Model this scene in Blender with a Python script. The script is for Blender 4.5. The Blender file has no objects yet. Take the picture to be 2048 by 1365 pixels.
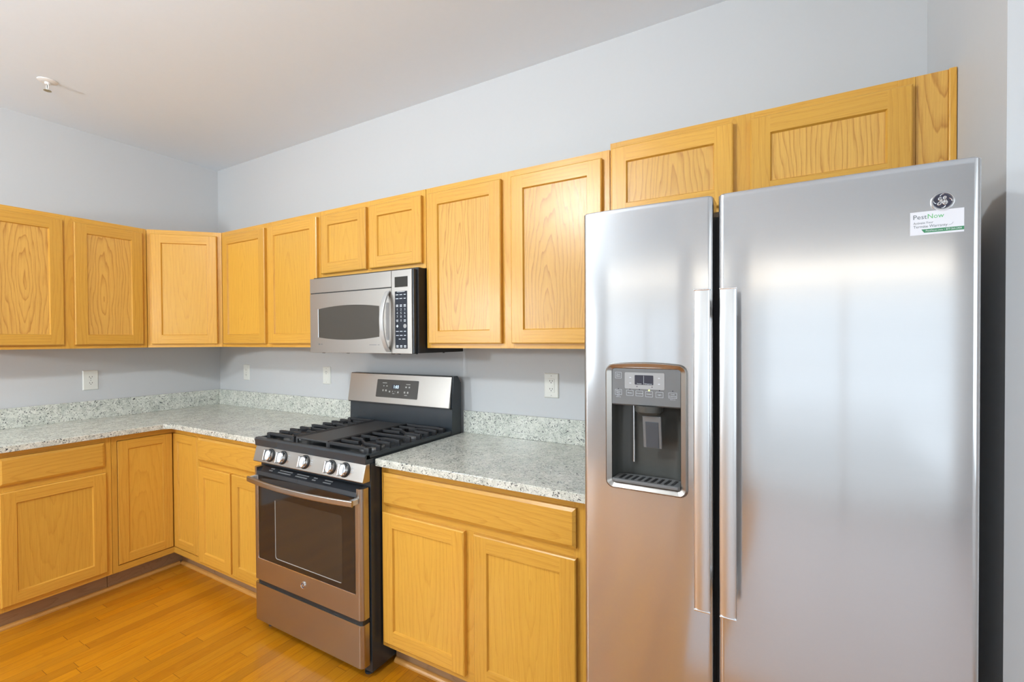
import bpy, bmesh, math, random
from mathutils import Vector, Matrix, Euler
random.seed(7)
S = 0.0254                      # the scene is laid out in inches; Blender units are metres
sc = bpy.context.scene
COL = sc.collection
R = math.radians
IMG_W, IMG_H = 2048, 1365

# ------------------------------------------------------------------ camera
def make_camera():
    f, cx, cy = 932.14, 1020.0, 690.28
    t, s, ro = R(30.001), R(-0.668), R(-0.323)
    r = Vector((math.cos(t), math.sin(t), 0)); h = Vector((-math.sin(t), math.cos(t), 0)); z = Vector((0, 0, 1))
    F = h * math.cos(s) + z * math.sin(s)
    U = -h * math.sin(s) + z * math.cos(s)
    Rt = r * math.cos(ro) + U * math.sin(ro)
    Up = -r * math.sin(ro) + U * math.cos(ro)
    cam = bpy.data.cameras.new('camera'); o = bpy.data.objects.new('camera', cam); COL.objects.link(o)
    m = Matrix((Rt, Up, -F)).transposed().to_4x4()
    m.translation = Vector((150.495, -80.338, 55.428)) * S
    o.matrix_world = m
    cam.sensor_fit = 'HORIZONTAL'; cam.sensor_width = 36.0
    cam.lens = f / IMG_W * 36.0
    cam.shift_x = (IMG_W / 2 - cx) / IMG_W
    cam.shift_y = (cy - IMG_H / 2) / IMG_W
    cam.clip_start = 0.02
    sc.camera = o
make_camera()

# ------------------------------------------------------------------ world, view, daylight
w = bpy.data.worlds.new('daylight'); sc.world = w; w.use_nodes = True
bg = w.node_tree.nodes['Background']; bg.inputs[0].default_value = (0.80, 0.90, 1.0, 1); bg.inputs[1].default_value = 1.0
sc.view_settings.view_transform = 'Standard'; sc.view_settings.look = 'None'
sc.view_settings.exposure = -0.16; sc.view_settings.gamma = 1.0; sc.view_settings.use_curve_mapping = False
sc.cycles.use_denoising = True
sc.cycles.max_bounces = 9; sc.cycles.diffuse_bounces = 5; sc.cycles.glossy_bounces = 4
sc.cycles.sample_clamp_indirect = 6.0

def area(name, loc, rot, sx, sy, power, col):
    l = bpy.data.lights.new(name, 'AREA'); l.shape = 'RECTANGLE'; l.size = sx * S; l.size_y = sy * S
    l.energy = power; l.color = col
    o = bpy.data.objects.new(name, l); COL.objects.link(o); o.location = Vector(loc) * S; o.rotation_euler = rot
    return o
# daylight through the patio door, the far living-room window, a kitchen window and an added side window (all behind or beside the camera);
# warm upper strips are added for the bright band reflected in the refrigerator
area('patio_daylight', (169, -166.6, 38), (R(90), 0, 0), 74, 66, 10.5, (0.80, 0.92, 1.0))
area('patio_band_light', (169, -166.6, 77), (R(90), 0, 0), 74, 2.6, 2.8, (1.0, 0.88, 0.70))
area('living_room_daylight', (66, -338.5, 50), (R(90), 0, 0), 108, 64, 10, (0.86, 0.95, 1.0))
area('living_room_band_light', (66, -338.5, 101), (R(90), 0, 0), 112, 3, 6.5, (1.0, 0.89, 0.72))
area('added_side_light', (1.5, -260, 54), (R(90), 0, R(-90)), 110, 56, 40, (0.84, 0.94, 1.0))  # added window light, unseen, to brighten the room
area('kitchen_window_daylight', (212.5, -100, 58), (R(90), 0, R(90)), 96, 54, 22, (0.80, 0.92, 1.0))

# ------------------------------------------------------------------ node helpers
class NT:
    def __init__(self, name):
        self.m = bpy.data.materials.new(name); self.m.use_nodes = True
        self.t = self.m.node_tree; self.n = self.t.nodes; self.b = self.n['Principled BSDF']
    def new(self, kind, **kw):
        x = self.n.new(kind)
        for k, v in kw.items(): setattr(x, k, v)
        return x
    def put(self, sock, v):
        if isinstance(v, bpy.types.NodeSocket): self.t.links.new(v, sock)
        elif isinstance(v, (tuple, list)) and len(v) == 3 and sock.type == 'RGBA': sock.default_value = (*v, 1)
        else: sock.default_value = v
    def math(self, op, a, b=None, c=None):
        x = self.new('ShaderNodeMath', operation=op); self.put(x.inputs[0], a)
        if b is not None: self.put(x.inputs[1], b)
        if c is not None: self.put(x.inputs[2], c)
        return x.outputs[0]
    def comb(self, a, b, c):
        x = self.new('ShaderNodeCombineXYZ')
        for i, v in enumerate((a, b, c)): self.put(x.inputs[i], v)
        return x.outputs[0]
    def sep(self, v):
        x = self.new('ShaderNodeSeparateXYZ'); self.put(x.inputs[0], v); return x.outputs
    def noise(self, vec, scale=1.0, detail=2.0, rough=0.5, dist=0.0):
        x = self.new('ShaderNodeTexNoise'); self.put(x.inputs['Vector'], vec)
        x.inputs['Scale'].default_value = scale; x.inputs['Detail'].default_value = detail
        x.inputs['Roughness'].default_value = rough; x.inputs['Distortion'].default_value = dist
        return x.outputs[0]
    def voro(self, vec, scale=1.0, feature='F1', out='Distance', rnd=1.0):
        x = self.new('ShaderNodeTexVoronoi', feature=feature); self.put(x.inputs['Vector'], vec)
        x.inputs['Scale'].default_value = scale; x.inputs['Randomness'].default_value = rnd
        return x.outputs[out]
    def white(self, vec):
        x = self.new('ShaderNodeTexWhiteNoise', noise_dimensions='3D'); self.put(x.inputs['Vector'], vec); return x.outputs[0]
    def ramp(self, fac, stops, interp='LINEAR'):
        x = self.new('ShaderNodeValToRGB'); self.put(x.inputs[0], fac); e = x.color_ramp; e.interpolation = interp
        while len(e.elements) < len(stops): e.elements.new(0.5)
        for el, (p, c) in zip(e.elements, stops):
            el.position = p; el.color = (c, c, c, 1) if isinstance(c, (int, float)) else (*c, 1)
        return x.outputs[0]
    def mix(self, fac, a, b, blend='MIX'):
        x = self.new('ShaderNodeMix', data_type='RGBA', blend_type=blend)
        self.put(x.inputs[0], fac); self.put(x.inputs[6], a); self.put(x.inputs[7], b); return x.outputs[2]
    def obj(self, mul=39.37):
        x = self.new('ShaderNodeTexCoord').outputs['Object']
        y = self.new('ShaderNodeVectorMath', operation='SCALE'); self.put(y.inputs[0], x); y.inputs[3].default_value = mul
        return y.outputs[0]
    def rand(self): return self.new('ShaderNodeObjectInfo').outputs['Random']
    def bump(self, h, strength=0.2, dist=0.001):
        x = self.new('ShaderNodeBump'); x.inputs['Strength'].default_value = strength; x.inputs['Distance'].default_value = dist
        self.put(x.inputs['Height'], h); self.t.links.new(x.outputs[0], self.b.inputs['Normal'])
    def fin(self, **kw):
        for k, v in kw.items(): self.put(self.b.inputs[k.replace('_', ' ')], v)
        return self.m

def flat(name, col, rough=0.5, metal=0.0, **kw):
    a = NT(name); return a.fin(Base_Color=col, Roughness=rough, Metallic=metal, **kw)

def wood(name, axis, light, dark, cath=1.0, rough=0.30, freq=1.5):
    """honey oak: annual-ring arches, fine streaks and open pores running along one axis of the piece"""
    a = NT(name); s = a.sep(a.obj()); rnd = a.rand()
    along = s[2] if axis == 'z' else s[0]; across = s[0] if axis == 'z' else s[2]; deep = s[1]
    off = a.math('MULTIPLY', rnd, 173.0)
    v = a.math('ADD', along, off); u = a.math('ADD', across, off); d = a.math('ADD', deep, off)
    low = a.noise(a.comb(a.math('MULTIPLY', u, 0.33), a.math('MULTIPLY', d, 0.33), a.math('MULTIPLY', v, 0.055)), 1, 2, 0.55)
    mid = a.noise(a.comb(a.math('MULTIPLY', u, 1.6), a.math('MULTIPLY', d, 1.6), a.math('MULTIPLY', v, 0.16)), 1, 2, 0.5)
    r2 = a.math('FRACT', a.math('MULTIPLY', rnd, 37.7))
    uc = a.math('ADD', across, a.math('MULTIPLY_ADD', rnd, 3.0, -1.5))
    vc = a.math('MULTIPLY', a.math('ADD', along, a.math('MULTIPLY_ADD', r2, 26.0, -13.0)), 0.13)
    ring = a.math('SQRT', a.math('ADD', a.math('POWER', uc, 2.0), a.math('POWER', vc, 2.0)))
    field = a.math('ADD', a.math('MULTIPLY', ring, freq), a.math('ADD', a.math('MULTIPLY', low, 4.2 * cath + 1.2), a.math('MULTIPLY', mid, 0.5)))
    saw = a.math('FRACT', field)
    band = a.ramp(saw, [(0.0, 0.0), (0.55, 0.06), (0.80, 0.45), (0.92, 1.0), (1.0, 0.0)])
    streak = a.noise(a.comb(a.math('MULTIPLY', u, 13.0), a.math('MULTIPLY', d, 13.0), a.math('MULTIPLY', v, 0.20)), 1, 3, 0.6)
    streak = a.ramp(streak, [(0.32, 0.0), (0.68, 1.0)])
    pore = a.noise(a.comb(a.math('MULTIPLY', u, 30.0), a.math('MULTIPLY', d, 30.0), a.math('MULTIPLY', v, 1.1)), 1, 2, 0.5)
    pore = a.ramp(pore, [(0.56, 0.0), (0.68, 1.0)])
    g = a.math('ADD', a.math('MULTIPLY', band, 0.58 * cath), a.math('ADD', a.math('MULTIPLY', streak, 0.34), a.math('MULTIPLY', pore, a.math('MULTIPLY_ADD', band, 0.25, 0.10))))
    g.node.use_clamp = True
    col = a.mix(g, light, dark)
    r3 = a.math('FRACT', a.math('MULTIPLY', rnd, 91.3))
    hsv = a.new('ShaderNodeHueSaturation'); a.put(hsv.inputs['Value'], a.math('MULTIPLY_ADD', r3, 0.14, 0.93)); a.put(hsv.inputs['Color'], col)
    a.bump(a.math('MULTIPLY', pore, -1.0), 0.12, 0.0006)
    return a.fin(Base_Color=hsv.outputs[0], Roughness=rough)

def floor_wood():
    a = NT('oak_strip_floor'); s = a.sep(a.obj())
    bw = 2.25
    bx = a.math('DIVIDE', s[0], bw); ix = a.math('FLOOR', bx); fx = a.math('FRACT', bx)
    ro = a.white(a.comb(ix, 3.0, 1.0))
    ly = a.math('ADD', a.math('DIVIDE', s[1], 31.0), a.math('MULTIPLY', ro, 17.0)); iy = a.math('FLOOR', ly); fy = a.math('FRACT', ly)
    rb = a.white(a.comb(ix, iy, 5.0)); rc = a.white(a.comb(iy, ix, 9.0))
    off = a.math('MULTIPLY', rb, 91.0)
    v = a.math('ADD', s[1], off); u = a.math('ADD', s[0], off)
    low = a.noise(a.comb(a.math('MULTIPLY', u, 0.8), a.math('MULTIPLY', v, 0.06), off), 1, 2, 0.5)
    band = a.ramp(a.math('FRACT', a.math('ADD', a.math('MULTIPLY', u, 0.9), a.math('MULTIPLY', low, 6.0))), [(0, 0.0), (0.7, 0.5), (0.93, 1.0), (1, 0.0)])
    fine = a.ramp(a.noise(a.comb(a.math('MULTIPLY', u, 12.0), a.math('MULTIPLY', v, 0.3), off), 1, 3, 0.6), [(0.3, 0.0), (0.7, 1.0)])
    g = a.math('ADD', a.math('MULTIPLY', band, 0.45), a.math('MULTIPLY', fine, 0.4))
    col = a.mix(g, (0.60, 0.225, 0.006), (0.38, 0.115, 0.003))
    col = a.mix(a.math('MULTIPLY', rb, 0.58), col, (0.28, 0.09, 0.006))
    col = a.mix(a.math('MULTIPLY', rc, 0.22), col, (0.70, 0.33, 0.02))
    gx = a.math('MINIMUM', fx, a.math('SUBTRACT', 1.0, fx)); gy = a.math('MINIMUM', fy, a.math('SUBTRACT', 1.0, fy))
    gap = a.math('MAXIMUM', a.math('LESS_THAN', gx, 0.012), a.math('LESS_THAN', gy, 0.0012))
    col = a.mix(a.math('MULTIPLY', gap, 0.7), col, (0.10, 0.035, 0.004))
    a.bump(a.math('MULTIPLY', gap, -1.0), 0.25, 0.0006)
    return a.fin(Base_Color=col, Roughness=0.22)

def granite():
    a = NT('speckled_granite'); p = a.obj()
    warp = a.new('ShaderNodeTexNoise'); a.put(warp.inputs['Vector'], p); warp.inputs['Scale'].default_value = 0.9; warp.inputs['Detail'].default_value = 3
    wv = a.new('ShaderNodeVectorMath', operation='MULTIPLY_ADD'); a.put(wv.inputs[0], warp.outputs['Color']); wv.inputs[1].default_value = (1.6, 1.6, 1.6); a.put(wv.inputs[2], p)
    q = wv.outputs[0]
    cloud = a.ramp(a.noise(p, 0.35, 4, 0.6), [(0.35, 0.0), (0.66, 1.0)])
    col = a.mix(cloud, (0.70, 0.71, 0.635), (0.50, 0.525, 0.465))
    pat = a.ramp(a.noise(q, 1.4, 3, 0.65), [(0.47, 0.0), (0.60, 1.0)])
    col = a.mix(a.math('MULTIPLY', pat, 0.6), col, (0.84, 0.835, 0.77))
    gr = a.ramp(a.noise(q, 1.9, 4, 0.7), [(0.56, 0.0), (0.64, 1.0)])
    col = a.mix(a.math('MULTIPLY', gr, 0.75), col, (0.27, 0.28, 0.26))
    cell = a.ramp(a.voro(q, 2.3), [(0.21, 1.0), (0.29, 0.0)])
    pick = a.ramp(a.noise(p, 0.8, 3, 0.6), [(0.42, 0.0), (0.50, 1.0)])
    col = a.mix(a.math('MULTIPLY', cell, a.math('MULTIPLY_ADD', pick, 0.9, 0.08)), col, (0.025, 0.028, 0.038))
    sp = a.ramp(a.noise(q, 4.6, 2, 0.6), [(0.61, 0.0), (0.66, 1.0)])
    col = a.mix(a.math('MULTIPLY', sp, 0.85), col, (0.05, 0.05, 0.055))
    return a.fin(Base_Color=col, Roughness=0.16, Specular_IOR_Level=0.45)

def steel(name, col=(0.74, 0.74, 0.745), rough=0.24, wave=0.0, axis='x', aniso=0.0):
    a = NT(name); s = a.sep(a.obj())
    if axis == 'x': v = a.comb(a.math('MULTIPLY', s[0], 0.06), a.math('MULTIPLY', s[1], 4.0), a.math('MULTIPLY', s[2], 45.0))
    else: v = a.comb(a.math('MULTIPLY', s[0], 70.0), a.math('MULTIPLY', s[1], 4.0), a.math('MULTIPLY', s[2], 0.06))
    br = a.noise(v, 1, 2, 0.5)
    rg = a.math('MULTIPLY_ADD', br, 0.04, rough - 0.02)
    c = a.mix(br, tuple(x * 0.975 for x in col), tuple(min(1, x * 1.02) for x in col))
    if wave:
        sm = a.noise(a.comb(a.math('MULTIPLY', s[0], 0.06), 0.0, a.math('MULTIPLY', s[2], 0.11)), 1, 1, 0.4)
        h = a.math('ADD', a.math('MULTIPLY', sm, wave), a.math('MULTIPLY', br, 0.0004))
        a.bump(h, 1.0, 0.01)
        tg = a.new('ShaderNodeTangent', direction_type='RADIAL', axis='Z'); a.put(a.b.inputs['Tangent'], tg.outputs[0]); a.put(a.b.inputs['Anisotropic'], 0.75); a.put(a.b.inputs['Anisotropic Rotation'], 0.25)
    else:
        a.bump(br, 0.01, 0.0002)
    if wave:
        p2 = a.new('ShaderNodeBsdfPrincipled'); a.put(p2.inputs['Base Color'], c); p2.inputs['Metallic'].default_value = 1.0
        p2.inputs['Roughness'].default_value = 0.42; p2.inputs['Anisotropic'].default_value = 0.7; p2.inputs['Anisotropic Rotation'].default_value = 0.25
        a.put(p2.inputs['Tangent'], tg.outputs[0])
        mx = a.new('ShaderNodeMixShader'); mx.inputs[0].default_value = 0.28
        a.put(mx.inputs[1], a.b.outputs[0]); a.put(mx.inputs[2], p2.outputs[0]); a.put(a.n['Material Output'].inputs[0], mx.outputs[0])
    return a.fin(Base_Color=c, Metallic=1.0, Roughness=rg)

def plaster(name, col):
    a = NT(name); p = a.obj()
    n = a.noise(p, 1.2, 4, 0.6)
    a.bump(n, 0.04, 0.0008)
    c = a.mix(n, tuple(x * 0.985 for x in col), tuple(x * 1.01 for x in col))
    return a.fin(Base_Color=c, Roughness=0.62)

def emit(name, col, strength):
    a = NT(name); return a.fin(Base_Color=col, Emission_Color=col, Emission_Strength=strength, Roughness=0.5)

L1, D1 = (0.69, 0.370, 0.056), (0.44, 0.175, 0.014)
M = {
 'V': wood('oak_upright_grain', 'z', L1, D1, 0.45),
 'H': wood('oak_level_grain', 'x', L1, D1, 0.45),
 'P': wood('oak_veneer_arched', 'z', (0.73, 0.415, 0.090), (0.40, 0.155, 0.020), 0.95, freq=1.7),
 'PP': wood('oak_veneer_plain', 'z', (0.71, 0.39, 0.058), (0.46, 0.19, 0.016), 0.35, freq=1.3),
 'SIDE': wood('oak_cabinet_side', 'z', (0.58, 0.28, 0.025), (0.40, 0.16, 0.012), 0.5),
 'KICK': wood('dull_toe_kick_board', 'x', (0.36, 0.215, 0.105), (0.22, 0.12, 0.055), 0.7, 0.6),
 'SHOE': wood('stained_shoe_moulding', 'x', (0.58, 0.29, 0.075), (0.40, 0.17, 0.03), 0.3),
 'TILE': flat('pale_added_floor', (0.54, 0.445, 0.42), 0.3),
 'CARPET': flat('taupe_carpet', (0.19, 0.125, 0.085), 0.9),
 'FLOOR': floor_wood(), 'GRAN': granite(),
 'WALL': plaster('grey_wall_paint', (0.57, 0.58, 0.59)), 'CEIL': plaster('white_ceiling_paint', (0.80, 0.88, 0.96)),
 'FRIDGE': steel('brushed_fridge_steel', (0.63, 0.63, 0.635), 0.125, wave=0.09),
 'STEEL': steel('brushed_steel', (0.42, 0.392, 0.36), 0.30),
 'HANDLE': steel('satin_handle_steel', (0.72, 0.72, 0.72), 0.34, axis='z'),
 'SATIN': flat('satin_silver_paint', (0.56, 0.56, 0.55), 0.32, 0.45),
 'CHROME': flat('bright_chrome', (0.86, 0.86, 0.87), 0.10, 1.0),
 'BLACK': flat('black_enamel', (0.020, 0.022, 0.026), 0.22),
 'SLATE': flat('dark_grey_enamel', (0.024, 0.030, 0.036), 0.26),
 'MATTE': flat('matte_black_plastic', (0.012, 0.012, 0.013), 0.5),
 'IRON': flat('cast_iron', (0.020, 0.020, 0.022), 0.5),
 'GRID': flat('griddle_iron', (0.045, 0.044, 0.045), 0.48),
 'GLASSD': flat('dark_oven_glass', (0.012, 0.010, 0.009), 0.06, 0.0, Specular_IOR_Level=0.6),
 'GLASSI': flat('inner_oven_glass', (0.030, 0.023, 0.017), 0.09, 0.0, Specular_IOR_Level=0.6),
 'MWGLASS': flat('microwave_glass', (0.055, 0.047, 0.036), 0.10, 0.0, Specular_IOR_Level=0.45),
 'KEYPAD': flat('keypad_dark', (0.010, 0.013, 0.022), 0.3, 0.0, Specular_IOR_Level=0.25),
 'DISP': flat('display_dark', (0.022, 0.020, 0.014), 0.14, 0.0, Specular_IOR_Level=0.3),
 'RDISP': flat('range_panel_glass', (0.055, 0.048, 0.040), 0.15),
 'PRINT': flat('pale_print', (0.62, 0.66, 0.70), 0.5),
 'PRINTD': flat('dim_print', (0.40, 0.38, 0.35), 0.5),
 'GREYPL': flat('grey_dispenser_plastic', (0.155, 0.155, 0.155), 0.38),
 'GREYL': flat('light_grey_panel', (0.34, 0.34, 0.34), 0.4),
 'CAVITY': flat('dispenser_liner', (0.060, 0.060, 0.054), 0.30),
 'PADDLE': flat('blue_grey_paddle', (0.060, 0.072, 0.085), 0.30),
 'LCD': flat('dark_lcd', (0.030, 0.028, 0.040), 0.2),
 'PLATE': flat('ivory_plastic', (0.74, 0.74, 0.69), 0.35),
 'SLOT': flat('socket_slot', (0.03, 0.025, 0.02), 0.6),
 'PAPER': flat('white_paper', (0.70, 0.70, 0.74), 0.6),
 'INKG': flat('grey_ink', (0.10, 0.13, 0.14), 0.6),
 'INKL': flat('green_ink', (0.10, 0.42, 0.13), 0.6),
 'INKD': flat('dark_green_ink', (0.045, 0.22, 0.10), 0.6),
 'NAVY': flat('dark_emblem_enamel', (0.028, 0.028, 0.048), 0.3),
 'WHITE': flat('white_paint', (0.80, 0.79, 0.77), 0.4),
 'BRASS': flat('dull_brass', (0.45, 0.36, 0.20), 0.35, 0.9),
 'ALU': flat('cast_aluminium', (0.55, 0.55, 0.54), 0.4, 0.9),
 'CLOCK': emit('clock_digits', (0.70, 0.88, 1.0), 1.6),
 'LED': emit('green_led', (0.75, 0.85, 0.25), 0.9),
 'BULB': emit('added_globe_glow', (0.875, 0.955, 1.0), 345.0),
}

# ------------------------------------------------------------------ object helpers
def thing(name, label, cat, loc=(0, 0, 0), rotz=0, group=None):
    o = bpy.data.objects.new(name, None); COL.objects.link(o); o.empty_display_size = 0.1
    o.location = Vector(loc) * S; o.rotation_euler = (0, 0, R(rotz)); o['label'] = label; o['category'] = cat
    if group: o['group'] = group
    ORG[o.name] = Vector((0, 0, 0))
    return o
ORG = {}
def part(name, bm, mats, parent=None, smooth=None, label=None, kind=None, loc=None):
    """links a bmesh (inches, in its thing's frame) as one object with its origin at its own centre"""
    if not isinstance(mats, (list, tuple)): mats = [mats]
    bmesh.ops.recalc_face_normals(bm, faces=bm.faces) if smooth != 'keep' else None
    vs = [v.co for v in bm.verts]
    lo = Vector([min(v[i] for v in vs) for i in range(3)]); hi = Vector([max(v[i] for v in vs) for i in range(3)])
    c = (lo + hi) / 2 if loc is None else Vector(loc)
    for v in bm.verts: v.co = (v.co - c) * S
    me = bpy.data.meshes.new(name); bm.to_mesh(me); bm.free()
    for m in mats: me.materials.append(M[m] if isinstance(m, str) else m)
    if smooth and smooth != 'keep':
        for p in me.polygons: p.use_smooth = True
        me.set_sharp_from_angle(angle=R(smooth))
    o = bpy.data.objects.new(name, me); COL.objects.link(o)
    o.location = c * S
    if smooth and smooth != 'keep':
        wn = o.modifiers.new('weighted_normals', 'WEIGHTED_NORMAL'); wn.keep_sharp = True; wn.weight = 70
    if parent is not None:
        o.parent = parent; o.location = (c - ORG[parent.name]) * S
    ORG[o.name] = c
    if label: o['label'] = label
    if kind: o['kind'] = kind
    return o
def solo(name, bm, mats, label, cat, group=None, smooth=None):
    o = part(name, bm, mats, smooth=smooth); o['label'] = label; o['category'] = cat
    if group: o['group'] = group
    return o
def struct(name, bm, mats, smooth=None):
    return part(name, bm, mats, kind='structure', smooth=smooth)

def BM(): return bmesh.new()
def quad(bm, pts, mi=0):
    f = bm.faces.new([bm.verts.new(p) for p in pts]); f.material_index = mi; return f
def box(bm, x0, x1, y0, y1, z0, z1, bev=0.0, mi=0, seg=2):
    t = bmesh.new()
    bmesh.ops.create_cube(t, size=1.0)
    for v in t.verts:
        v.co = Vector(((x0 + x1) / 2 + v.co.x * (x1 - x0), (y0 + y1) / 2 + v.co.y * (y1 - y0), (z0 + z1) / 2 + v.co.z * (z1 - z0)))
    if bev: bmesh.ops.bevel(t, geom=t.edges[:], offset=bev, segments=seg, profile=0.5, affect='EDGES')
    add(bm, t, mi)
def add(bm, t, mi=None, mat=None):
    t.verts.ensure_lookup_table(); mp = {}
    for v in t.verts: mp[v] = bm.verts.new(mat @ v.co if mat is not None else v.co)
    for f in t.faces:
        try: g = bm.faces.new([mp[v] for v in f.verts])
        except ValueError: continue
        g.material_index = f.material_index if mi is None else mi; g.smooth = f.smooth
    t.free()
def prism(bm, poly, axis, a, b, mi=0, bev=0.0, seg=2):
    """polygon extruded along an axis; poly holds the two other coordinates in x,y,z order"""
    def P(p, t):
        if axis == 'x': return (t, p[0], p[1])
        if axis == 'y': return (p[0], t, p[1])
        return (p[0], p[1], t)
    t = bmesh.new()
    A = [t.verts.new(P(p, a)) for p in poly]; B = [t.verts.new(P(p, b)) for p in poly]; n = len(poly)
    t.faces.new(A); t.faces.new(B[::-1])
    for i in range(n): t.faces.new((A[i], B[i], B[(i + 1) % n], A[(i + 1) % n]))
    bmesh.ops.recalc_face_normals(t, faces=t.faces)
    if bev: bmesh.ops.bevel(t, geom=[e for e in t.edges if len(e.link_faces) == 2 and e.calc_face_angle(0) > 0.5], offset=bev, segments=seg, profile=0.5, affect='EDGES')
    add(bm, t, mi)
def lathe(bm, prof, c, axis='z', n=32, mi=0, sx=1.0):
    """profile [(radius, height)] turned about an axis through c"""
    rings = []
    for r, h in prof:
        ring = []
        for k in range(n):
            q = 2 * math.pi * k / n; u, v = r * math.cos(q) * sx, r * math.sin(q)
            if axis == 'z': p = (c[0] + u, c[1] + v, c[2] + h)
            elif axis == 'y': p = (c[0] + u, c[1] + h, c[2] + v)
            else: p = (c[0] + h, c[1] + u, c[2] + v)
            ring.append(bm.verts.new(p))
        rings.append(ring)
    for a, b in zip(rings, rings[1:]):
        for k in range(n): bm.faces.new((a[k], a[(k + 1) % n], b[(k + 1) % n], b[k])).material_index = mi
    bm.faces.new(rings[0][::-1]).material_index = mi; bm.faces.new(rings[-1]).material_index = mi
def sweep(bm, path, prof, up=(0, 0, 1), mi=0):
    """closed profile [(side, up)] swept along a path of points"""
    path = [Vector(p) for p in path]; up = Vector(up); rings = []
    for i, p in enumerate(path):
        d = (path[min(i + 1, len(path) - 1)] - path[max(i - 1, 0)]).normalized()
        s = d.cross(up)
        if s.length < 1e-4: s = d.cross(Vector((0.3, 1, 0.1)))
        s.normalize(); u = s.cross(d).normalized()
        rings.append([bm.verts.new(p + s * a + u * b) for a, b in prof])
    n = len(prof)
    for a, b in zip(rings, rings[1:]):
        for k in range(n): bm.faces.new((a[k], a[(k + 1) % n], b[(k + 1) % n], b[k])).material_index = mi
    bm.faces.new(rings[0]).material_index = mi; bm.faces.new(rings[-1][::-1]).material_index = mi
def circ(r, n=10, ry=None): return [(r * math.cos(2 * math.pi * k / n), (ry or r) * math.sin(2 * math.pi * k / n)) for k in range(n)]
def rrect(hx, hy, r, n=4):
    o = []
    for cx, cy, a0 in ((hx - r, hy - r, 0), (-hx + r, hy - r, 90), (-hx + r, -hy + r, 180), (hx - r, -hy + r, 270)):
        for k in range(n + 1):
            q = R(a0 + 90 * k / n); o.append((cx + r * math.cos(q), cy + r * math.sin(q)))
    return o
def catmull(P, k=8):
    P = [Vector(p) for p in P]; Q = [P[0]] + P + [P[-1]]; out = []
    for i in range(1, len(Q) - 2):
        for j in range(k):
            t = j / k; a, b, c, d = Q[i - 1], Q[i], Q[i + 1], Q[i + 2]
            out.append(0.5 * ((2 * b) + (-a + c) * t + (2 * a - 5 * b + 4 * c - d) * t * t + (-a + 3 * b - 3 * c + d) * t ** 3))
    out.append(P[-1]); return out
def text(bm, s, size, x, z, y, align='CENTER', mi=0, mat=None, sx=1.0, fit=None):
    """flat lettering in the xz plane facing -y (optionally carried on by a matrix)"""
    cu = bpy.data.curves.new('lettering', 'FONT'); cu.body = s; cu.size = size; cu.align_x = align; cu.align_y = 'CENTER'; cu.resolution_u = 2
    o = bpy.data.objects.new('lettering', cu); COL.objects.link(o)
    bpy.context.view_layer.update(); dg = bpy.context.evaluated_depsgraph_get()
    me = bpy.data.meshes.new_from_object(o.evaluated_get(dg))
    t = bmesh.new(); t.from_mesh(me)
    if fit:
        xs = [v.co.x for v in t.verts]; sx = fit / (max(xs) - min(xs)); x -= min(xs) * sx if align == 'LEFT' else 0
    for v in t.verts:
        p = Vector((x + v.co.x * sx, y, z + v.co.y)); v.co = mat @ p if mat is not None else p
    for f in t.faces: f.material_index = mi
    add(bm, t); bpy.data.objects.remove(o); bpy.data.curves.remove(cu); bpy.data.meshes.remove(me)
def cut(o, bmc):
    """takes the shape bmc (inches, thing frame) out of part o"""
    me = bpy.data.meshes.new('cutter')
    for v in bmc.verts: v.co = (v.co - ORG[o.name]) * S
    bmesh.ops.recalc_face_normals(bmc, faces=bmc.faces); bmc.to_mesh(me); bmc.free()
    c = bpy.data.objects.new('cutter', me); COL.objects.link(c)
    par = o.parent; o.parent = None; o.modifiers.clear(); lc = o.location.copy(); o.location = (0, 0, 0)
    md = o.modifiers.new('cut', 'BOOLEAN'); md.object = c; md.operation = 'DIFFERENCE'; md.solver = 'EXACT'
    bpy.context.view_layer.update(); dg = bpy.context.evaluated_depsgraph_get()
    new = bpy.data.meshes.new_from_object(o.evaluated_get(dg)); new.name = o.data.name
    o.modifiers.clear(); o.data = new; wn = o.modifiers.new('weighted_normals', 'WEIGHTED_NORMAL'); wn.keep_sharp = True; o.parent = par; o.location = lc
    bpy.data.objects.remove(c)

# ------------------------------------------------------------------ the room
H = 108.0
b = BM(); prism(b, [(-6, -166), (139, -166), (139, -66), (222, -66), (222, 6), (-6, 6)], 'z', -2, 0); struct('floor', b, 'FLOOR')
b = BM(); box(b, 139, 222, -166, -66, -2, 0); struct('floor_pale_added', b, 'TILE')  # unseen pale floor area, added to lighten the refrigerator's lower reflection
b = BM(); box(b, -6, 222, -346, -166, -2, 0); struct('floor_living', b, 'CARPET')
b = BM(); box(b, -6, 222, -346, 6, H, H + 4); struct('ceiling', b, 'CEIL')
b = BM(); box(b, -6, 173, 0, 5, 0, H); struct('wall_back', b, 'WALL')
b = BM()
box(b, -5, 0, -346, -320, 0, H); box(b, -5, 0, -200, 0, 0, H); box(b, -5, 0, -320, -200, 0, 24); box(b, -5, 0, -320, -200, 84, H)
struct('wall_left', b, 'WALL')
b = BM(); prism(b, [(167.2, 0), (167.2, -24.8), (219, -24.8), (219, -20), (172, -20), (172, 0)], 'z', 0, H); struct('wall_right', b, 'WALL')
b = BM(); box(b, 214, 219, -172, -150, 0, H); box(b, 214, 219, -50, -24.9, 0, H); box(b, 214, 219, -150, -50, 0, 30); box(b, 214, 219, -150, -50, 86, H); struct('wall_side', b, 'WALL')
b = BM(); box(b, 126, 131, -172, -165, 0, H); box(b, 207, 214, -172, -165, 0, H); box(b, 131, 207, -172, -165, 83, H); struct('wall_rear', b, 'WALL')
b = BM(); box(b, 126, 131, -346, -172, 0, H); struct('wall_living', b, 'WALL')
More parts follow.
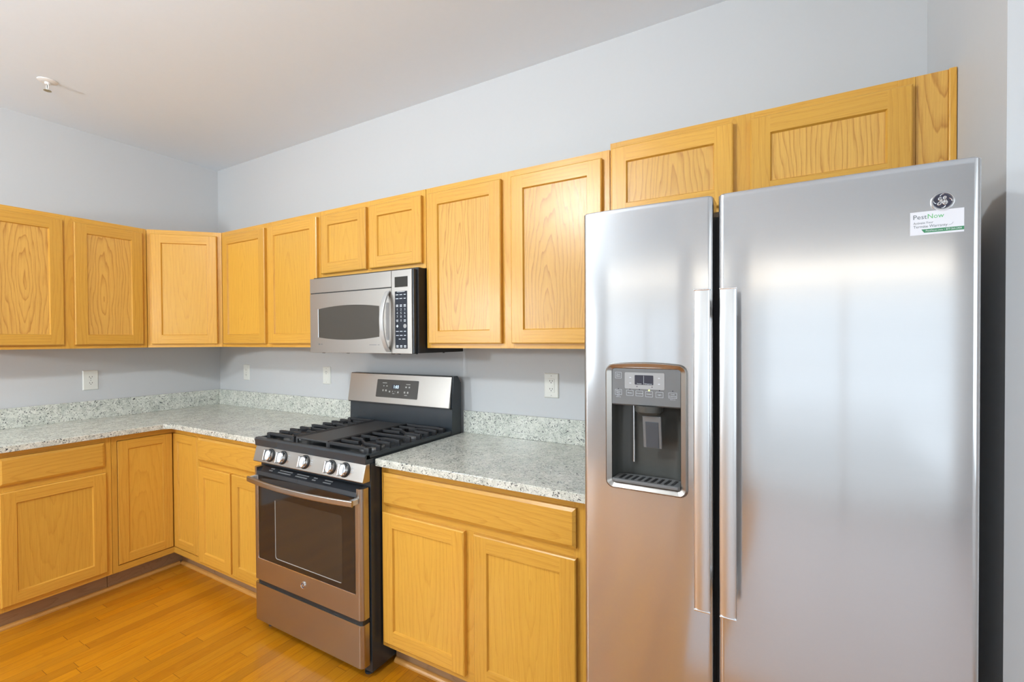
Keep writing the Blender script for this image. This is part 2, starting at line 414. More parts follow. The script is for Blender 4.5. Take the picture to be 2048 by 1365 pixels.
b = BM(); box(b, 0, 9, -346, -340, 0, H); box(b, 123, 126, -346, -340, 0, H); box(b, 9, 123, -346, -340, 0, 16); box(b, 9, 123, -346, -340, 104.5, H); struct('wall_far', b, 'WALL')
# patio door behind the camera: white frame with two sashes, their rails and a shallow transom added for the reflected bright band
b = BM()
for x0, x1, z1 in ((131, 134, 83), (168.4, 169.6, 73), (204, 207, 83)): box(b, x0, x1, -166.4, -164.5, 0.2, z1)
box(b, 131, 207, -166.4, -164.5, 80, 83); box(b, 134, 204, -166.4, -164.5, 71.5, 74.5); box(b, 131, 207, -166.4, -164.5, 0.2, 5)
for z in (30, 46, 58): box(b, 134, 204, -166.4, -165.6, z, z + 1.4)
struct('door_1', b, 'WHITE')
b = BM()
for x0, x1, z1 in ((9, 11, 104), (64, 67, 84), (121, 123, 104)): box(b, x0, x1, -339.5, -337.5, 16, z1)
box(b, 9, 123, -339.5, -337.5, 16, 19); box(b, 9, 123, -339.5, -337.5, 83, 97.5); struct('window_1', b, 'WHITE')
b = BM()
for y0, y1 in ((-320, -317), (-261.5, -258.5), (-203, -200)): box(b, 0.2, 2.4, y0, y1, 24, 84)
box(b, 0.2, 2.4, -320, -200, 24, 27); box(b, 0.2, 2.4, -320, -200, 81, 84); struct('window_added', b, 'WHITE')  # frame around the added side light, unseen
b = BM()
for y0, y1 in ((-150, -147), (-101.5, -98.5), (-53, -50)): box(b, 211.6, 213.8, y0, y1, 30, 86)
box(b, 211.6, 213.8, -150, -50, 30, 33); box(b, 211.6, 213.8, -150, -50, 83, 86); struct('window_3', b, 'WHITE')

# ------------------------------------------------------------------ cabinets
def frame_bm(b, x0, x1, z0, z1, y, th=0.75, w=2.25, rec=0.34, och=0.16, ich=0.16):
    """framed door: stiles run full height (slot 0), rails between them (slot 1); eased outer edge, sloped inner edge"""
    yb, ys, yf, yp = y, y - th + och * 0.8, y - th, y - th + rec
    O = [(x0, z0), (x1, z0), (x1, z1), (x0, z1)]
    I = [(x0 + och, z0 + och), (x1 - och, z0 + och), (x1 - och, z1 - och), (x0 + och, z1 - och)]
    W = [(x0 + w, z0 + w), (x1 - w, z0 + w), (x1 - w, z1 - w), (x0 + w, z1 - w)]
    Q = [(x0 + w + ich, z0 + w + ich), (x1 - w - ich, z0 + w + ich), (x1 - w - ich, z1 - w - ich), (x0 + w + ich, z1 - w - ich)]
    def ring(A, ya, B, yb2):
        for k in range(4):
            a0, a1, b0, b1 = A[k], A[(k + 1) % 4], B[k], B[(k + 1) % 4]
            quad(b, [(a0[0], ya, a0[1]), (a1[0], ya, a1[1]), (b1[0], yb2, b1[1]), (b0[0], yb2, b0[1])], 1 if k in (0, 2) else 0)
    ring(O, yb, O, ys); ring(O, ys, I, yf); ring(W, yf, Q, yp)
    xa, xb, za, zb = I[0][0], I[1][0], I[0][1], I[2][1]; wa, wb, wc, wd = W[0][0], W[1][0], W[0][1], W[2][1]
    for u0, u1, v0, v1, mi in ((xa, wa, za, zb, 0), (wb, xb, za, zb, 0), (wa, wb, za, wc, 1), (wa, wb, wd, zb, 1)):
        quad(b, [(u0, yf, v0), (u1, yf, v0), (u1, yf, v1), (u0, yf, v1)], mi)
    quad(b, [(p[0], yb, p[1]) for p in O][::-1], 0)
    return Q, yp
def outward(bm, c):
    for f in bm.faces:
        if f.normal.dot(f.calc_center_median() - Vector(c)) < 0: f.normal_flip()
def door(parent, x0, x1, z0, z1, y, name='door', pm='P', **kw):
    b = BM(); Q, yp = frame_bm(b, x0, x1, z0, z1, y, **kw)
    b.normal_update()
    for f in b.faces:                                   # front-facing and sloped faces look out (-y); the rest away from the centre
        c = f.calc_center_median(); n = f.normal
        if abs(n.y) > 0.2:
            want = 1 if abs(c.y - y) < 1e-6 and abs(n.y) > 0.99 else -1
            if n.y * want < 0: f.normal_flip()
        elif n.dot(c - Vector(((x0 + x1) / 2, c.y, (z0 + z1) / 2))) < 0: f.normal_flip()
    d = part(name, b, ['V', 'H'], parent, smooth='keep')
    b = BM(); box(b, Q[0][0] - 0.3, Q[1][0] + 0.3, yp, yp + 0.2, Q[0][1] - 0.3, Q[2][1] + 0.3)
    part('door_panel', b, pm, d)
    return d
def drawer(parent, x0, x1, z0, z1, y, name='drawer_front'):
    b = BM(); c = 0.42
    prism_pts = [(x0, z0), (x1, z0), (x1, z1), (x0, z1)]; In = [(x0 + c, z0 + c), (x1 - c, z0 + c), (x1 - c, z1 - c), (x0 + c, z1 - c)]
    vs = [[b.verts.new((p[0], yy, p[1])) for p in L] for L, yy in ((prism_pts, y), (prism_pts, y - 0.5), (In, y - 0.75))]
    for A, B2 in zip(vs, vs[1:]):
        for k in range(4): b.faces.new((A[k], A[(k + 1) % 4], B2[(k + 1) % 4], B2[k]))
    b.faces.new(vs[0]); b.faces.new(vs[2])
    return part(name, b, 'H', parent)
def face_frame(parent, x0, x1, z0, z1, y, stiles, rails, th=0.75):
    """stiles: [(xa, xb)] full height, rails: [(za, zb)] between the stiles"""
    b = BM()
    for xa, xb in stiles: box(b, xa, xb, y, y + th, z0, z1, 0.02, 0, 1)
    st = sorted(stiles)
    for za, zb in rails:
        for s0, s1 in zip(st, st[1:]): box(b, s0[1], s1[0], y + 0.004, y + th, za, zb, 0.0, 1)
    return part('face_frame', b, ['V', 'H'], parent)

ZB, ZT = 53.9, 83.8
def upper(label, loc, rotz, x1, doors, zb=ZB, zt=ZT, mids=(), dz=(0.85, 1.2), pm='P'):
    """wall cabinet, local x 0..x1 along the wall, back at y=0, face frame front at y=-12"""
    t = thing('wall_cabinet', label, 'cabinet', loc, rotz)
    b = BM(); box(b, 0.05, x1 - 0.05, -11.24, -0.1, zb + 0.02, zt - 0.02); part('body', b, 'SIDE', t)
    stiles = [(0.03, 1.6)] + list(mids) + [(x1 - 1.6, x1 - 0.03)]
    face_frame(t, 0, x1, zb, zt, -12, stiles, [(zb, zb + 1.6), (zt - 1.7, zt)])
    for a, c in doors: door(t, a, c, zb + dz[0], zt - dz[1], -12.01, pm=pm)
    return t
# left wall (local x runs towards the back wall): loc is the far-left end
upper('honey oak two-door wall cabinet on the left wall, cut by the photo edge', (0, -54, 0), 90, 30, [(0.9, 14.0), (15.85, 28.95)], mids=[(13.6, 16.2)])
# diagonal corner cabinet
t = thing('corner_wall_cabinet', 'single-door oak wall cabinet set diagonally across the room corner', 'cabinet', (12, -24, 0), 45)
q = 12 * 2 ** 0.5
b = BM(); prism(b, [(0.05, 0.76), (q - 0.05, 0.76), (q * 1.5 - 0.1, q / 2 - 0.0), (q / 2, q * 1.5 - 0.2), (-q / 2 + 0.1, q / 2)], 'z', ZB + 0.02, ZT - 0.02)
part('body', b, 'SIDE', t)
face_frame(t, 0, q, ZB, ZT, 0, [(0.06, 2.0), (q - 2.0, q - 0.06)], [(ZB, ZB + 1.6), (ZT - 1.7, ZT)])
door(t, 1.15, q - 1.05, ZB + 0.85, ZT - 1.1, -0.01, pm='PP')
upper('two-door oak wall cabinet between the diagonal corner and the microwave', (24, 0, 0), 0, 39, [(1.3, 19.4), (20.75, 38.45)], mids=[(18.9, 21.3)], pm='PP')
upper('short two-door oak wall cabinet directly above the microwave', (63.05, 0, 0), 0, 29.9, [(0.85, 14.6), (15.6, 29.25)], zb=69.0, dz=(0.95, 1.2), pm='PP', mids=[(14.1, 16.1)])
upper('tall two-door oak wall cabinet between microwave and refrigerator', (93, 0, 0), 0, 35.5, [(0.9, 16.7), (18.7, 34.4)], mids=[(16.2, 19.2)])
t = upper('short wide oak wall cabinet above the refrigerator, with filler strip', (128.55, 0, 0), 0, 35.2, [(0.35, 16.7), (18.7, 34.85)], zb=72.4, zt=84.65, dz=(0.6, 1.0), mids=[(16.2, 19.2)])
b = BM(); box(b, 35.2, 37.9, -12.0, -11.2, 72.4, 84.65, 0.02, 0, 1); part('filler_strip', b, 'P', t)
b = BM(); box(b, 37.92, 38.6, -12.25, -11.3, 72.4, 84.7, 0.12); part('scribe_moulding', b, 'V', t)

ZK = 4.4
def base(label, loc, rotz, x1, doors, drawers, mids, dzb=5.5, dzt=27.1, extra_right=False):
    t = thing('base_cabinet', label, 'cabinet', loc, rotz)
    b = BM(); box(b, 0.06, x1 - 0.06, -23.24, -0.3, ZK, 34.7); part('body', b, 'SIDE', t)
    stiles = [(0.03, 1.6)] + list(mids) + [(x1 - 1.6, x1 - 0.03)]
    face_frame(t, 0, x1, ZK, 34.7, -24, [(0.03, 1.6), (x1 - 1.6, x1 - 0.03)], [(ZK, ZK + 1.7), (26.4, 29.0), (33.1, 34.7)])
    if mids:
        b = BM()
        for a, c in mids: box(b, a, c, -24, -23.25, ZK + 1.7, 26.4)
        part('centre_stile', b, 'V', t)
    for a, c in doors: door(t, a, c, dzb, dzt, -24.01, pm='PP')
    for a, c in drawers: drawer(t, a, c, 28.4, 33.6, -24.01)
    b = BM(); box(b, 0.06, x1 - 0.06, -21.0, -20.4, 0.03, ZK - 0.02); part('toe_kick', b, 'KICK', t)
    return t
base('oak base cabinet under the left counter, wide drawer over one broad door', (0, -54, 0), 90, 18, [(0.9, 16.9)], [(0.9, 16.7)], [])
base('oak base cabinet between the inner corner and the range', (36, 0, 0), 0, 26.95, [(0.75, 13.3), (14.0, 26.3)], [(0.6, 26.3)], [(12.6, 14.6)])
base('oak base cabinet between range and refrigerator, drawer over two doors', (93.12, 0, 0), 0, 35.9, [(0.7, 17.15), (18.9, 34.8)], [(0.8, 34.75)], [(16.6, 19.4)])
# L-shaped corner base with a two-leaf folding door
t = thing('corner_base_cabinet', 'L-shaped oak corner base cabinet with a folding two-leaf door', 'cabinet', (0, 0, 0))
b = BM(); prism(b, [(0.3, -0.3), (35.95, -0.3), (35.95, -23.2), (23.2, -23.2), (23.2, -35.95), (0.3, -35.95)], 'z', ZK, 34.7); part('body', b, 'SIDE', t)
b = BM()
box(b, 23.21, 24, -35.97, -35.0, ZK, 34.7); box(b, 35.0, 35.97, -24, -23.21, ZK, 34.7)
for z0, z1 in ((ZK, 5.75), (33.5, 34.7)):
    prism(b, [(24, -35.0), (24, -24), (35.0, -24), (35.0, -23.21), (23.21, -23.21), (23.21, -35.0)], 'z', z0, z1, 1)
part('face_frame', b, ['V', 'H'], t)
def leaf(rot, lx0, lx1, ox, oy):
    """a flush leaf built in its own frame then turned onto the cabinet"""
    d = door(t, lx0, lx1, 5.9, 33.38, -0.0, th=0.70, w=1.95, pm='PP')
    o = ORG[d.name]
    m = Matrix.Rotation(R(rot), 4, 'Z')
    d.rotation_euler = (0, 0, R(rot)); d.location = (m @ o + Vector((ox, oy, 0))) * S
leaf(90, -34.87, -24.07, 23.35, 0)
leaf(0, 24.07, 34.85, 0, -23.35)
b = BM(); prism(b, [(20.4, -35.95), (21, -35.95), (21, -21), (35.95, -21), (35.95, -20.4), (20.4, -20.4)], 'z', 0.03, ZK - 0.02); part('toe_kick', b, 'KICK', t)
# shoe moulding at the foot of the toe kicks
def shoe(name, p0, p1, n):
    prof = [(0, 0.02), (0.6, 0.02), (0.58, 0.3), (0.42, 0.55), (0.15, 0.72), (0, 0.75)]
    b = BM(); d = Vector((p1[0] - p0[0], p1[1] - p0[1], 0))
    A = [b.verts.new((p0[0] + n[0] * a, p0[1] + n[1] * a, z)) for a, z in prof]; B = [b.verts.new((p1[0] + n[0] * a, p1[1] + n[1] * a, z)) for a, z in prof]
    for k in range(len(prof)): b.faces.new((A[k], A[(k + 1) % len(prof)], B[(k + 1) % len(prof)], B[k]))
    b.faces.new(A); b.faces.new(B[::-1])
    struct(name, b, 'SHOE')
shoe('trim_1', (21.02, -54), (21.02, -21.6), (1, 0)); shoe('trim_2', (21.65, -21.02), (62.9, -21.02), (0, -1)); shoe('trim_3', (93.2, -21.02), (129, -21.02), (0, -1))

# ------------------------------------------------------------------ granite worktops
CZ0, CZ1, BSZ = 34.76, 36.0, 40.55
t = thing('countertop', 'L-shaped speckled granite countertop running left and into the corner', 'countertop', (0, 0, 0))
b = BM(); prism(b, [(0.05, -0.05), (62.95, -0.05), (62.95, -25.5), (26.6, -25.5), (25.5, -26.6), (25.5, -55.2), (0.05, -55.2)], 'z', CZ0, CZ1, bev=0.16); part('slab', b, 'GRAN', t, smooth=40)
b = BM(); box(b, 0.85, 62.95, -0.80, -0.05, CZ1 + 0.01, BSZ, 0.05); part('backsplash', b, 'GRAN', t)
b = BM(); box(b, 0.05, 0.80, -55.2, -0.05, CZ1 + 0.01, BSZ, 0.05); part('backsplash', b, 'GRAN', t)
t = thing('countertop', 'short speckled granite countertop between range and refrigerator', 'countertop', (93.1, 0, 0))
b = BM(); box(b, 0.02, 37.3, -25.5, -0.05, CZ0, CZ1, 0.16); part('slab', b, 'GRAN', t, smooth=40)
b = BM(); box(b, 0.15, 37.3, -0.80, -0.05, CZ1 + 0.01, BSZ, 0.05); part('backsplash', b, 'GRAN', t)

# ------------------------------------------------------------------ emblem (script monogram in a ring)
def monogram(b, cx, y, cz, r, mi):
    """the script initials and the four curls, as small raised strokes"""
    g = [(-0.06, 0.34), (-0.20, 0.46), (-0.36, 0.36), (-0.34, 0.16), (-0.20, 0.10), (-0.10, 0.24), (-0.16, 0.42), (-0.06, 0.12), (-0.10, -0.16), (-0.24, -0.42), (-0.42, -0.44), (-0.44, -0.28), (-0.28, -0.10), (-0.06, 0.02)]
    e = [(0.10, 0.14), (0.22, 0.26), (0.32, 0.42), (0.24, 0.54), (0.12, 0.44), (0.14, 0.22), (0.26, 0.08), (0.36, 0.12), (0.18, 0.06), (0.06, -0.14), (0.10, -0.38), (0.28, -0.44), (0.42, -0.28), (0.40, -0.08), (0.26, -0.06), (0.22, -0.22), (0.32, -0.24)]
    for st in (g, e):
        pts = [(cx + p.x * r, y, cz + p.y * r) for p in catmull([(u, v, 0) for u, v in st], 5)]
        sweep(b, pts, circ(0.068 * r, 6, 0.03 * r), (0, 1, 0), mi)
    for k in range(4):
        a = R(8 + 90 * k); pts = []
        for j in range(7):
            q = a + R(-15 + 5 * j); rr = 0.86 - 0.012 * j * j * 0.45
            pts.append((cx + rr * r * math.cos(q), y, cz + rr * r * math.sin(q)))
        sweep(b, pts, circ(0.045 * r, 5, 0.03 * r), (0, 1, 0), mi)
def emblem(parent, cx, y, cz, r):
    b = BM(); lathe(b, [(r, 0.0), (r, -0.10), (r * 0.93, -0.17), (r * 0.84, -0.17), (r * 0.80, -0.12), (r * 0.05, -0.12)], (cx, y, cz), 'y', 40)
    e = part('emblem', b, 'CHROME', parent, smooth=40, label='round chrome emblem')
    b = BM(); lathe(b, [(r * 0.79, -0.118), (r * 0.78, -0.135)], (cx, y, cz), 'y', 40); part('emblem_disc', b, 'NAVY', e)
    b = BM(); monogram(b, cx, y - 0.14, cz, r * 0.86, 0); part('monogram', b, 'CHROME', e)

# ------------------------------------------------------------------ gas range
rg = thing('gas_range', 'freestanding stainless gas range with black cooktop between the oak base cabinets', 'range', (78, 0, 0))
def X(v): return v - 78.0
b = BM()
box(b, X(63.12), X(92.9), -26.2, -1.2, 0.9, 35.3, 0.05)
for x in (64.2, 90.6):
    for y in (-25.2, -4): lathe(b, [(0.8, 0.02), (0.8, 0.3), (0.5, 0.35), (0.5, 0.95)], (X(x) + 0.6, y, 0), 'z', 12)
part('body', b, 'SLATE', rg)
# cooktop pan with raised rim
b = BM()
prism(b, [(-27.35, 35.35), (-27.45, 36.6), (-27.25, 36.92), (-26.5, 36.92), (-26.3, 36.25), (-4.5, 36.25), (-4.5, 35.35)], 'x', X(63.1), X(92.92), 0)
for x0, x1 in ((63.1, 63.9), (92.12, 92.92)): box(b, X(x0), X(x1), -27.2, -4.6, 36.0, 36.9, 0.14)
part('cooktop', b, 'SLATE', rg, smooth=35)
# control fascia with knobs
b = BM()
prism(b, [(-27.15, 35.33), (-27.9, 32.55), (-27.75, 32.4), (-26.3, 32.4), (-26.3, 35.33)], 'x', X(63.2), X(92.85), 0, bev=0.08)
fa = part('control_fascia', b, 'STEEL', rg, smooth=35)
tilt = math.atan2(0.75, 2.78)
for x in (68.1, 71.8, 78.1, 84.9, 88.3):
    b = BM()
    for k in (-1, 0, 1): box(b, X(x) + 1.5, X(x) + 2.0, -27.56, -27.555, 34.1 + k * 0.35, 34.2 + k * 0.35)
    for v in b.verts: v.co.y = -27.15 - (35.33 - v.co.z) * 0.27 - 0.012
    part('knob_print', b, 'PRINT', fa)
for x in (68.1, 71.8, 78.1, 84.9, 88.3):
    m = Matrix.Translation((X(x), -27.5, 34.0)) @ Matrix.Rotation(-tilt, 4, 'X')
    tb = BM(); lathe(tb, [(1.22, -0.02), (1.22, -0.14), (1.12, -0.2), (0.3, -0.2)], (0, 0, 0), 'y', 28); b = BM(); add(b, tb, 0, m); kk = part('knob_ring', b, 'MATTE', rg, smooth=30, label='black knob ring')
    tb = BM(); lathe(tb, [(1.02, -0.2), (1.02, -0.55), (0.98, -0.78), (0.88, -0.86), (0.1, -0.88)], (0, 0, 0), 'y', 28)
    box(tb, -0.21, 0.21, -1.5, -0.7, -0.97, 0.97, 0.12)
    b = BM(); add(b, tb, 0, m); part('control_knob', b, 'CHROME', rg, smooth=35, label='polished metal knob with raised grip')
# oven door
b = BM()
yF = -28.0
hw = 14.6
prof = [(-hw, -26.45)] + [(-hw + 0.75 - 0.75 * math.cos(R(a)), -27.25 - 0.75 * math.sin(R(a))) for a in range(0, 91, 15)] + \
       [(hw - 0.75 + 0.75 * math.sin(R(a)), -27.25 - 0.75 * math.cos(R(a))) for a in range(0, 91, 15)] + [(hw, -26.45)]
prism(b, prof, 'z', 10.1, 30.1)
for sg in (-1, 1):
    pp = [(x, y) for x, y in prof if x * sg > hw - 1.2]; e = sg * (hw - 1.1)
    pp = (pp + [(e, -26.45), (e, -28.0)]) if sg > 0 else ([(e, -28.0), (e, -26.45)] + pp)
    if sg > 0: pp = [(e, -28.0)] + [p for p in pp if p not in ((e, -28.0), (e, -26.45))] + [(e, -26.45)]
    prism(b, pp, 'z', 30.1, 31.45)
od = part('oven_door', b, 'STEEL', rg, smooth=40)
b = BM(); prism(b, [(-27.95, 29.9), (-28.02, 30.1), (-27.85, 30.75), (-26.5, 31.5), (-26.45, 30.1)], 'x', -hw + 1.1, hw - 1.1)
tv = part('vent_trim', b, 'BLACK', od)
for x0, x1 in ((-10.6, -9.5), (-7.9, -4.2), (-2.9, 0.4), (1.7, 2.7), (4.6, 6.6)):
    for t0 in (0.30, 0.62):
        ya, yb = -27.85 + 1.35 * t0, -27.85 + 1.35 * (t0 + 0.16); za, zb = 30.76 + 0.75 * t0, 30.76 + 0.75 * (t0 + 0.16)
        b = BM(); quad(b, [(x0, ya, za), (x1, ya, za), (x1, yb, zb), (x0, yb, zb)]); part('vent_slot', b, 'GREYPL', tv)
b = BM(); box(b, X(65.0), X(91.15), -28.06, -27.9, 14.25, 30.05, 0.03); g = part('oven_window', b, 'GLASSD', od, label='dark oven door glass')
b = BM(); pts = [(x + X(79.2), z + 20.9) for x, z in rrect(8.95, 5.6, 0.5)]
prism(b, pts, 'y', -28.075, -28.05); part('window_pane', b, 'GLASSI', g)
b = BM(); sweep(b, [(p[0], -28.08, p[1]) for p in pts[9:17]], circ(0.06, 6), (0, 1, 0)); part('pane_bead', b, 'PRINTD', g, smooth=50)
b = BM(); sweep(b, [(X(64.98), -28.04, 30.0), (X(64.98), -28.04, 14.24), (X(91.1), -28.04, 14.24)], circ(0.07, 6), (0, 1, 0)); part('window_edge', b, 'CHROME', od)
emblem(od, 0, -28.0, 12.35, 0.62)
b = BM(); path = []
for k in range(25):
    u = -1 + 2 * k / 24; path.append((u * 14.1, -29.35 - 1.15 * (1 - u * u), 29.5))
sweep(b, path, rrect(0.22, 0.52, 0.2, 4), (0, 0, 1))
hd = part('oven_handle', b, 'STEEL', od, smooth=50, label='bowed steel bar handle')
for s in (-1, 1):
    b = BM(); box(b, s * 13.6 - 0.42, s * 13.6 + 0.42, -29.3, -28.0, 29.05, 29.95, 0.12); part('handle_bracket', b, 'SATIN', hd)
# storage drawer
b = BM(); prism(b, prof, 'z', 2.3, 9.3); sd = part('storage_drawer', b, 'STEEL', rg, smooth=40)
b = BM(); box(b, -hw + 1.0, hw - 0.1, -27.7, -26.2, 9.31, 10.05); part('finger_recess', b, 'MATTE', rg)
b = BM(); box(b, -hw + 0.5, hw - 0.5, -26.18, -25.9, 1.0, 32.3); part('door_gasket', b, 'MATTE', rg)
# back guard
b = BM()
prism(b, [(-1.2, 35.35), (-4.45, 35.35), (-4.4, 36.6), (-4.25, 41.3), (-3.7, 47.9), (-2.3, 47.95), (-1.2, 46.5)], 'x', X(63.12), X(92.9), 0, bev=0.06)
bgd = part('back_guard', b, 'SLATE', rg, smooth=30)
b = BM(); prism(b, [(-4.4, 41.55), (-5.02, 41.5), (-5.0, 41.75), (-3.92, 47.75), (-3.75, 47.88), (-3.7, 47.6)], 'x', X(63.15), X(92.6), 0)
sp = part('control_panel', b, 'STEEL', bgd, smooth=20)
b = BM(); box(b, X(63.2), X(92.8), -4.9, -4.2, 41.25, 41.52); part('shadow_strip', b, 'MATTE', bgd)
SL = math.atan2(1.08, 6.0)                                    # slope of the control panel
PM = Matrix.Translation((0, -4.475, 44.7)) @ Matrix.Rotation(-SL, 4, 'X')
def tilted(fn, mat, name, parent, **kw):
    tb = BM(); fn(tb); b = BM(); add(b, tb, None, PM); return part(name, b, mat, parent, **kw)
dp = tilted(lambda t: prism(t, rrect(6.05, 1.98, 0.2), 'y', -0.05, 0.02), 'RDISP', 'display_panel', sp, label='dark touch display panel')
def marks(t):
    for x, z, w_, h_ in ((-3.7, 1.2, 1.3, .14), (3.2, 1.1, 1.2, .14), (-3.9, .55, .3, .2), (-2.95, .55, .4, .2), (2.7, .5, .5, .3), (3.6, .5, .4, .32), (-4.0, -.45, .35, .4), (-3.1, -.45, .45, .4), (-2.0, -.65, .4, .35), (-1.1, -.6, .15, .3), (-.4, -.6, .25, .08), (.5, -.7, .4, .36), (2.4, -.65, .4, .4), (3.3, -.65, .4, .4), (-.8, -1.05, .6, .12), (2.8, -1.25, .8, .14)):
        quad(t, [(x - w_ / 2, -0.058, z - h_ / 2), (x + w_ / 2, -0.058, z - h_ / 2), (x + w_ / 2, -0.058, z + h_ / 2), (x - w_ / 2, -0.058, z + h_ / 2)])
tilted(marks, 'PRINTD', 'print', dp)
tilted(lambda t: prism(t, rrect(1.15, 0.48, 0.1), 'y', -0.057, -0.04) or [setattr(v, 'co', v.co + Vector((-0.25, 0, 0.45))) for v in t.verts], 'LCD', 'clock_window', dp)
tilted(lambda t: text(t, '1:03', 0.95, -0.2, 0.42, -0.065), 'CLOCK', 'clock_digits', dp, label='glowing pale blue clock digits')
# burners, grates and griddle
for x, y, r in ((68.1, -20.8, 1.75), (68.1, -10.2, 1.35), (87.6, -20.8, 1.9), (87.6, -10.2, 1.5)):
    b = BM(); lathe(b, [(r + 0.35, 36.26), (r + 0.3, 36.5), (r, 36.62), (r, 36.8), (0.2, 36.8)], (X(x), y, 0), 'z', 28); bn = part('burner', b, 'ALU', rg, smooth=35)
    b = BM(); lathe(b, [(r - 0.1, 36.82), (r - 0.05, 36.95), (r - 0.25, 37.08), (0.2, 37.1)], (X(x), y, 0), 'z', 28); part('burner_cap', b, 'IRON', bn, smooth=35)
b = BM(); lathe(b, [(2.0, 36.26), (2.0, 36.6), (1.7, 36.75), (0.2, 36.8)], (X(78), -15.5, 0), 'z', 28); part('burner', b, 'ALU', rg, smooth=35)
GT = 37.65
def bar(b, pts, w_=0.21, h_=0.26): sweep(b, pts, rrect(w_, h_, 0.08, 2), (0, 0, 1))
def grate(x_in, x_out):
    """inner long rail, ribs that bend down to feet on the outer side, and angled fingers over two burners"""
    b = BM(); s = 1 if x_out > x_in else -1; zt = GT - 0.26
    y0, y1 = -25.3, -5.7; W_ = abs(x_out - x_in)
    def at(u, y, z=zt): return (X(x_in + s * u * W_), y, z)
    bar(b, [at(0, y0), at(0, y1)])
    for y in (y0, y1):
        bar(b, [at(0, y), at(0.90, y)], 0.26, 0.28)
        box(b, *sorted((X(x_in + s * 0.88 * W_), X(x_out + s * 0.1))), y - 0.42, y + 0.42, 36.3, GT - 0.02, 0.22)
        box(b, *sorted((X(x_in - s * 0.2), X(x_in + s * 0.25))), y - 0.3, y + 0.3, 36.3, GT - 0.1, 0.08)
    for yc in (-20.6, -10.4):
        for dy in (-2.3, 2.3):
            y = yc + dy                                   # outer rib with its foot, joined by a slanting web to the burner centre
            bar(b, [at(0.62, y), at(0.93, y)]); box(b, *sorted((X(x_in + s * 0.90 * W_), X(x_out))), y - 0.24, y + 0.24, 36.3, GT - 0.05, 0.12)
            bar(b, [at(0.62, y), at(0.40, yc + dy * 0.42)]); bar(b, [at(0.0, y), at(0.30, y)]); bar(b, [at(0.30, y), at(0.46, yc + dy * 0.95)])
        bar(b, [at(0.0, yc), at(0.33, yc)]); bar(b, [at(0.67, yc), at(0.93, yc)])
        box(b, *sorted((X(x_in + s * 0.90 * W_), X(x_out))), yc - 0.24, yc + 0.24, 36.3, GT - 0.05, 0.12)
        bar(b, [at(0.67, yc), at(0.60, yc + 1.2)])
    bar(b, [at(0, -15.5), at(0.93, -15.5)])
    box(b, *sorted((X(x_in + s * 0.90 * W_), X(x_out))), -15.74, -15.26, 36.3, GT - 0.05, 0.12)
    part('burner_grate', b, 'IRON', rg, smooth=40)
grate(72.15, 64.2); grate(82.0, 91.85)
b = BM()
box(b, X(72.7), X(81.5), -25.4, -5.6, GT - 0.45, GT - 0.1, 0.12)
for x0, x1 in ((72.7, 73.1), (81.1, 81.5)): box(b, X(x0), X(x1), -25.4, -5.6, GT - 0.3, GT, 0.1)
for x in (72.9, 81.3):
    for y in (-25.2, -5.8): box(b, X(x) - 0.25, X(x) + 0.25, y - 0.2, y + 0.2, 36.28, GT - 0.3, 0.05)
part('griddle', b, 'GRID', rg, smooth=40)

# ------------------------------------------------------------------ microwave
mw = thing('microwave', 'stainless over-the-range microwave hung below the short oak cabinet', 'microwave', (78, 0, 0))
b = BM()
box(b, X(63.2), X(92.75), -14.0, -0.15, 52.95, 68.92, 0.05)
for x in (66, 73.5, 86, 87.5): box(b, X(x), X(x) + 0.5, -14.2, -13.8, 52.75, 52.96)
for y in (-14.0, -6.0): lathe(b, [(0.2, 52.8), (0.2, 52.96)], (X(92.2), y, 0), 'z', 8)
part('body', b, 'MATTE', mw)
b = BM(); box(b, X(63.2), X(92.35), -14.85, -14.0, 52.85, 68.58, 0.12); part('front_bezel', b, 'SLATE', mw, smooth=35)
b = BM(); box(b, X(63.22), X(86.82), -15.0, -14.84, 65.5, 68.56, 0.05); part('vent_grille', b, 'STEEL', mw)
b = BM(); box(b, X(63.22), X(86.82), -15.0, -14.84, 52.87, 65.34, 0.05); dr = part('door', b, 'STEEL', mw)
b = BM(); n = 20; top = []; bot = []
for k in range(n + 1):
    u = -1 + 2 * k / n; x = X(74.78) + u * 8.87
    top.append((x, 62.05 + 0.55 * (1 - u * u))); bot.append((x, 56.1 - 0.55 * (1 - u * u)))
prism(b, bot + top[::-1], 'y', -15.03, -14.95); wn = part('door_window', b, 'MWGLASS', dr, label='smoked door window')
b = BM(); sweep(b, [(X(65.88), -15.02, 56.1), (X(65.88), -15.02, 62.05)], circ(0.06, 6), (0, 1, 0)); part('window_edge', b, 'CHROME', dr)
b = BM(); path = []
for k in range(25):
    u = -1 + 2 * k / 24; path.append((X(86.1), -15.1 - 1.75 * (1 - u * u) ** 0.8, 59.0 + u * 5.7))
sweep(b, path, rrect(0.20, 0.50, 0.18, 4), (1, 0, 0))
part('door_handle', b, 'SATIN', dr, smooth=50, label='silver bowed door handle')
b = BM(); prism(b, [(x + X(85.85), z + 59.0) for x, z in rrect(0.45, 3.6, 0.4)], 'y', -15.012, -14.98); part('handle_pocket', b, 'GREYL', dr)
b = BM(); lathe(b, [(0.17, 0.0), (0.17, -0.015)], (X(66.1), -15.0, 54.65), 'y', 16)
box(b, X(66.5), X(67.2), -15.01, -15.0, 54.6, 54.7); part('logo_print', b, 'INKG', dr)
b = BM(); box(b, X(80.9), X(82.9), -15.01, -15.0, 54.48, 54.56); box(b, X(83.2), X(83.7), -15.01, -15.0, 54.48, 54.56)
part('model_print', b, 'INKG', dr)
b = BM(); box(b, X(86.92), X(91.95), -15.0, -14.84, 52.87, 68.56, 0.06); cp = part('control_panel', b, 'STEEL', mw)
